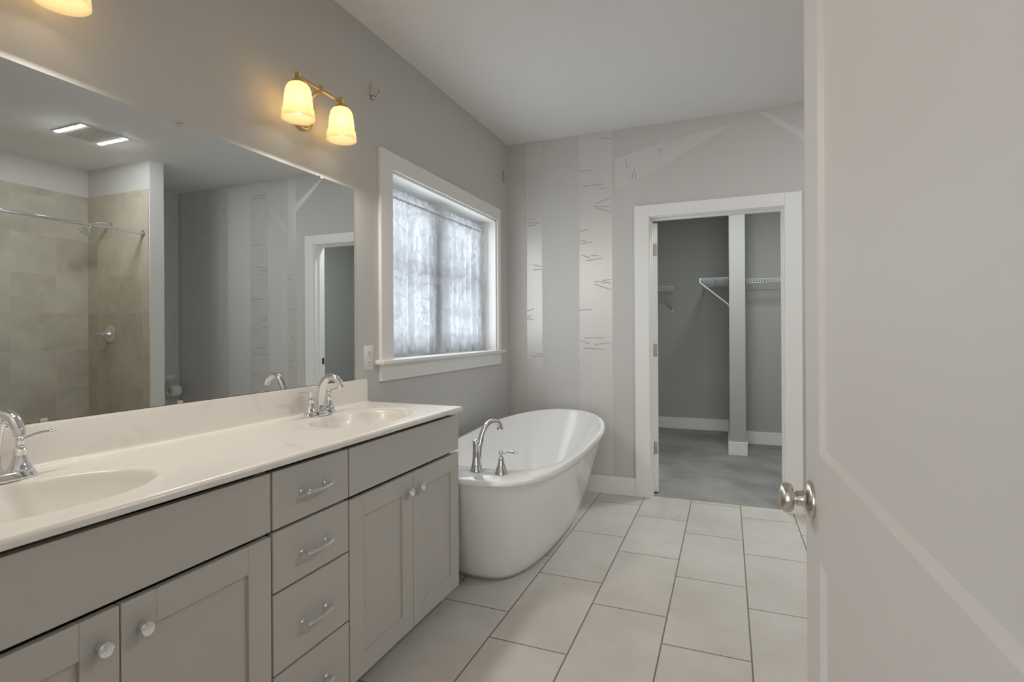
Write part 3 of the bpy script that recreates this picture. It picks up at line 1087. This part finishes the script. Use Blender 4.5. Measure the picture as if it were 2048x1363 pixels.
# outlet
ot = thing('outlet', 'white double wall outlet between mirror and window', 'outlet', (0, -1.841, 1.104))
link('cover_plate', box(BM(), 0.0005, 0.006, -0.036, 0.036, -0.060, 0.060, 0.0025), 'plastic', ot, 40)
for z in (-0.0245, 0.0245):
    b = BM()
    rings = []
    for x, k in ((0.005, 1), (0.0075, 1), (0.008, 0.94)):
        rings.append([(x, max(-0.0155, min(0.0155, 0.0185 * math.cos(2 * PI * i / 32))) * k, z + 0.0165 * k * math.sin(2 * PI * i / 32)) for i in range(32)])
    loft(b, rings)
    rc_ = link('receptacle', b, 'plastic', ot, 40)
    b = BM()
    box(b, 0.0079, 0.0083, -0.0075, -0.0055, z - 0.002, z + 0.007)
    box(b, 0.0079, 0.0083, 0.0055, 0.0075, z - 0.001, z + 0.006)
    lathe(b, [(0.0025, 0), (0.0025, 0.0004)], (0.0079, 0, z - 0.009), (1, 0, 0), 12)
    link('slot', b, 'slot', rc_)

# ------------------------------------------------------------------ bathtub
TCX, TCY = 0.520, -0.965
ZN, ZF = 0.555, 0.637


def spow(v, p):
    return math.copysign(abs(v) ** p, v)


def ring(a, bn, bf, zf, n=120, cx=TCX, en=3.1, ef=2.15, dz=0.0):
    """plan outline: half-width a, reach bn toward the camera, bf toward the end wall; height zf of the sloping rim"""
    pts = []
    for i in range(n):
        t = 2 * PI * i / n
        c, s = math.cos(t), math.sin(t)
        e = en + (ef - en) * (0.5 + 0.5 * s)
        x = cx + a * spow(c, 2 / e)
        y = TCY + (bf if s > 0 else bn) * spow(s, 2 / e)
        u = min(1, max(0, (y + 1.85) / 1.78))
        zr = ZN + (ZF - ZN) * u ** 1.3
        pts.append((x, y, zr * zf + dz))
    return pts


tb = thing('bathtub', 'white freestanding oval bathtub below the window', 'bathtub', (0, 0, 0))
b = BM()
rings = [ring(0.243, 0.645, 0.62, 0.0, dz=0.002, cx=0.478), ring(0.250, 0.657, 0.642, 0.0, dz=0.004, cx=0.478)]
for k in range(1, 15):
    f = k / 14
    q = f ** 0.80
    rings.append(ring(0.253 + 0.137 * q, 0.660 + 0.200 * q, 0.645 + 0.217 * q, f * 0.938, cx=0.478 + 0.042 * q))
for a, bn, bf, z in ((0.394, 0.864, 0.870, 0.944), (0.404, 0.876, 0.882, 0.946), (0.410, 0.883, 0.889, 0.955), (0.411, 0.885, 0.890, 0.968),
                     (0.409, 0.882, 0.888, 0.984), (0.405, 0.877, 0.884, 0.995), (0.399, 0.868, 0.877, 1.0),
                     (0.388, 0.690, 0.864, 1.0), (0.382, 0.672, 0.857, 0.995), (0.376, 0.662, 0.850, 0.978)):
    rings.append(ring(a, bn, bf, z))
for k in range(1, 13):
    f = k / 12
    z = 0.978 - 0.763 * f
    s = f ** 1.5
    rings.append(ring(0.376 - 0.150 * s, 0.662 - 0.13 * s, 0.850 - 0.38 * f ** 0.95, z))
rings.append(ring(0.17, 0.45, 0.36, 0.185))
loft(b, rings)
link('tub_body', b, 'tub', tb, 50)
b = BM()
lathe(b, [(0, 0.006), (0.02, 0.006), (0.03, 0.003), (0.036, 0.0), (0, 0)], (TCX, -1.18, 0.103), (0, 0, 1), 28)
link('drain', b, 'chrome', tb, 40)

zd = ZN + 0.0048
sp = thing('tub_spout', 'tall chrome gooseneck spout on the deck of the bathtub', 'tub spout', (0.523, -1.70, zd))
b = BM()
lathe(b, [(0, 0), (0.031, 0), (0.031, 0.006), (0.028, 0.010), (0.027, 0.022), (0.024, 0.026), (0.0215, 0.035), (0.0185, 0.075), (0.0175, 0.125), (0.0185, 0.128),
          (0.019, 0.140), (0.0165, 0.145), (0.012, 0.149), (0.0, 0.151)], (0, 0, 0), (0, 0, 1), 32)
link('spout_base', b, 'chrome', sp, 40)
b = BM()
pts = [(0.006, 0.008, 0.02)] + bez((0.008, 0.010, 0.06), (0.012, 0.018, 0.175), (0.032, 0.028, 0.229), (0.064, 0.068, 0.229), 18) + \
    bez((0.0655, 0.071, 0.2285), (0.078, 0.086, 0.226), (0.083, 0.094, 0.214), (0.084, 0.096, 0.188), 7)
tube(b, pts, [0.018] + [0.0165] * 6 + [0.0145] * (len(pts) - 8) + [0.0165], 20)
link('spout_neck', b, 'chrome', sp, 50)

th = thing('tub_valve_handle', 'chrome lever handle beside the bathtub spout', 'tub handle', (0.654, -1.703, zd))
b = BM()
lathe(b, [(0, 0), (0.031, 0), (0.031, 0.006), (0.028, 0.010), (0.0275, 0.019), (0.023, 0.026), (0.0175, 0.044), (0.0135, 0.064), (0.014, 0.068),
          (0.013, 0.074), (0.0085, 0.078), (0.008, 0.086), (0.0105, 0.091), (0.0105, 0.101), (0.007, 0.106), (0, 0.107)], (0, 0, 0), (0, 0, 1), 32)
link('valve_body', b, 'chrome', th, 40)
b = BM()
d = Vector((0.085, -0.015, 0))
tube(b, [Vector((0, 0, 0.095)) + d * k + Vector((0, 0, dz)) for k, dz in ((0, 0), (0.25, 0.002), (0.4, 0.008), (0.55, 0.0115), (0.9, 0.010), (1.0, 0.0095), (1.03, 0.009))],
     [0.0062, 0.0058, 0.0055, 0.0075, 0.0085, 0.0078, 0.003], 16, flat=(1.0, 0.85))
link('lever', b, 'chrome', th, 55)

# ------------------------------------------------------------------ ceiling fan light (seen in the mirror)
fl = thing('ceiling_fan_light', 'square ceiling fan with two lit bars reflected in the mirror', 'ceiling light', (2.825, -1.455, H))
link('housing', box(BM(), -0.172, 0.172, -0.172, 0.172, -0.006, -0.0005, 0.002), 'grille', fl)
b = BM()
for k in range(11):
    y = -0.105 + 0.021 * k
    box(b, -0.155, 0.155, y - 0.007, y + 0.007, -0.008, -0.006)
link('grille', b, 'grille', fl)
for s in (-1, 1):
    link('light_bar', box(BM(), -0.160, 0.160, s * 0.148 - 0.014, s * 0.148 + 0.014, -0.010, -0.006, 0.001), 'led', fl)

# ------------------------------------------------------------------ shower fittings (seen in the mirror)
b = BM()
sr = thing('shower_curtain_rod', 'straight chrome shower rod reflected in the mirror', 'curtain rod', (3.105, -1.65, 2.105))
tube(b, [(0, -0.755, 0), (0, 0.755, 0)], 0.0125, 16)
link('tube', b, 'chrome', sr, 40)
for s in (-1, 1):
    b = BM()
    lathe(b, [(0, 0), (0.030, 0), (0.030, 0.005), (0.020, 0.012), (0.018, 0.022), (0.0, 0.022)], (0, s * 0.760, 0), (0, -s, 0), 24)
    link('flange', b, 'chrome', sr, 40)

sh = thing('wall_shower', 'chrome shower head on a bent arm reflected in the mirror', 'shower head', (3.54, -0.889, 2.215))
b = BM()
lathe(b, [(0, 0), (0.030, 0), (0.029, 0.005), (0.016, 0.012), (0.011, 0.016), (0, 0.017)], (0, 0, 0), (0, -1, 0), 24)
link('flange', b, 'chrome', sh, 40)
b = BM()
tube(b, bez((0, 0, 0), (0, -0.09, 0.012), (0, -0.13, 0.0), (0, -0.175, -0.055), 12), 0.0095, 14)
link('arm', b, 'chrome', sh, 50)
b = BM()
lathe(b, [(0, 0), (0.014, 0), (0.017, 0.012), (0.014, 0.022), (0.020, 0.034), (0.042, 0.050), (0.052, 0.060), (0.053, 0.068), (0.047, 0.072), (0, 0.073)],
      (0, -0.170, -0.048), (0, -0.62, -0.78), 32)
link('spray_head', b, 'chrome', sh, 40)

sv = thing('shower_valve', 'round chrome shower valve with lever reflected in the mirror', 'shower valve', (3.55, -0.889, 1.228))
b = BM()
lathe(b, [(0, 0), (0.078, 0), (0.078, 0.004), (0.070, 0.009), (0.030, 0.014), (0, 0.015)], (0, 0, 0), (0, -1, 0), 40)
link('trim_plate', b, 'chrome', sv, 40)
b = BM()
lathe(b, [(0.030, 0.012), (0.028, 0.022), (0.020, 0.040), (0.018, 0.055), (0.020, 0.058), (0.018, 0.068), (0, 0.072)], (0, 0, 0), (0, -1, 0), 28)
tube(b, [(0.0, -0.060, 0.0), (0.03, -0.066, 0.004), (0.06, -0.070, 0.003), (0.092, -0.072, 0.0)], [0.008, 0.006, 0.0065, 0.004], 12)
link('lever', b, 'chrome', sv, 45)

# toilet paper in the alcove
tp = thing('toilet_paper_holder', 'pale toilet paper holder on the alcove wall reflected in the mirror', 'paper holder', (RX, -0.125, 0.755))
b = BM()
box(b, -0.010, 0, -0.075, 0.075, -0.012, 0.030, 0.003)
box(b, -0.085, -0.008, -0.075, -0.063, -0.012, 0.018, 0.003)
link('bracket', b, 'plastic', tp, 40)
b = BM()
tube(b, bez((-0.075, -0.069, 0.0), (-0.075, -0.069, -0.06), (-0.068, -0.069, -0.10), (-0.068, -0.066, -0.120), 8) + [Vector((-0.068, 0.060, -0.120))], 0.005, 12)
link('arm', b, 'satin', tp, 45)
b = BM()
out = [(0.021, -0.05), (0.062, -0.05), (0.064, -0.048), (0.064, 0.048), (0.062, 0.05), (0.021, 0.05)]
o_ = (RX - 0.068, -0.115, 0.620)
rr = out + [(0.021, -0.05)]
lathe(b, rr, o_, (0, 1, 0), 40, cap=False)
tag(link('toilet_paper_roll', b, 'paper', None, 40), 'white toilet paper roll in the alcove reflected in the mirror', 'toilet paper')
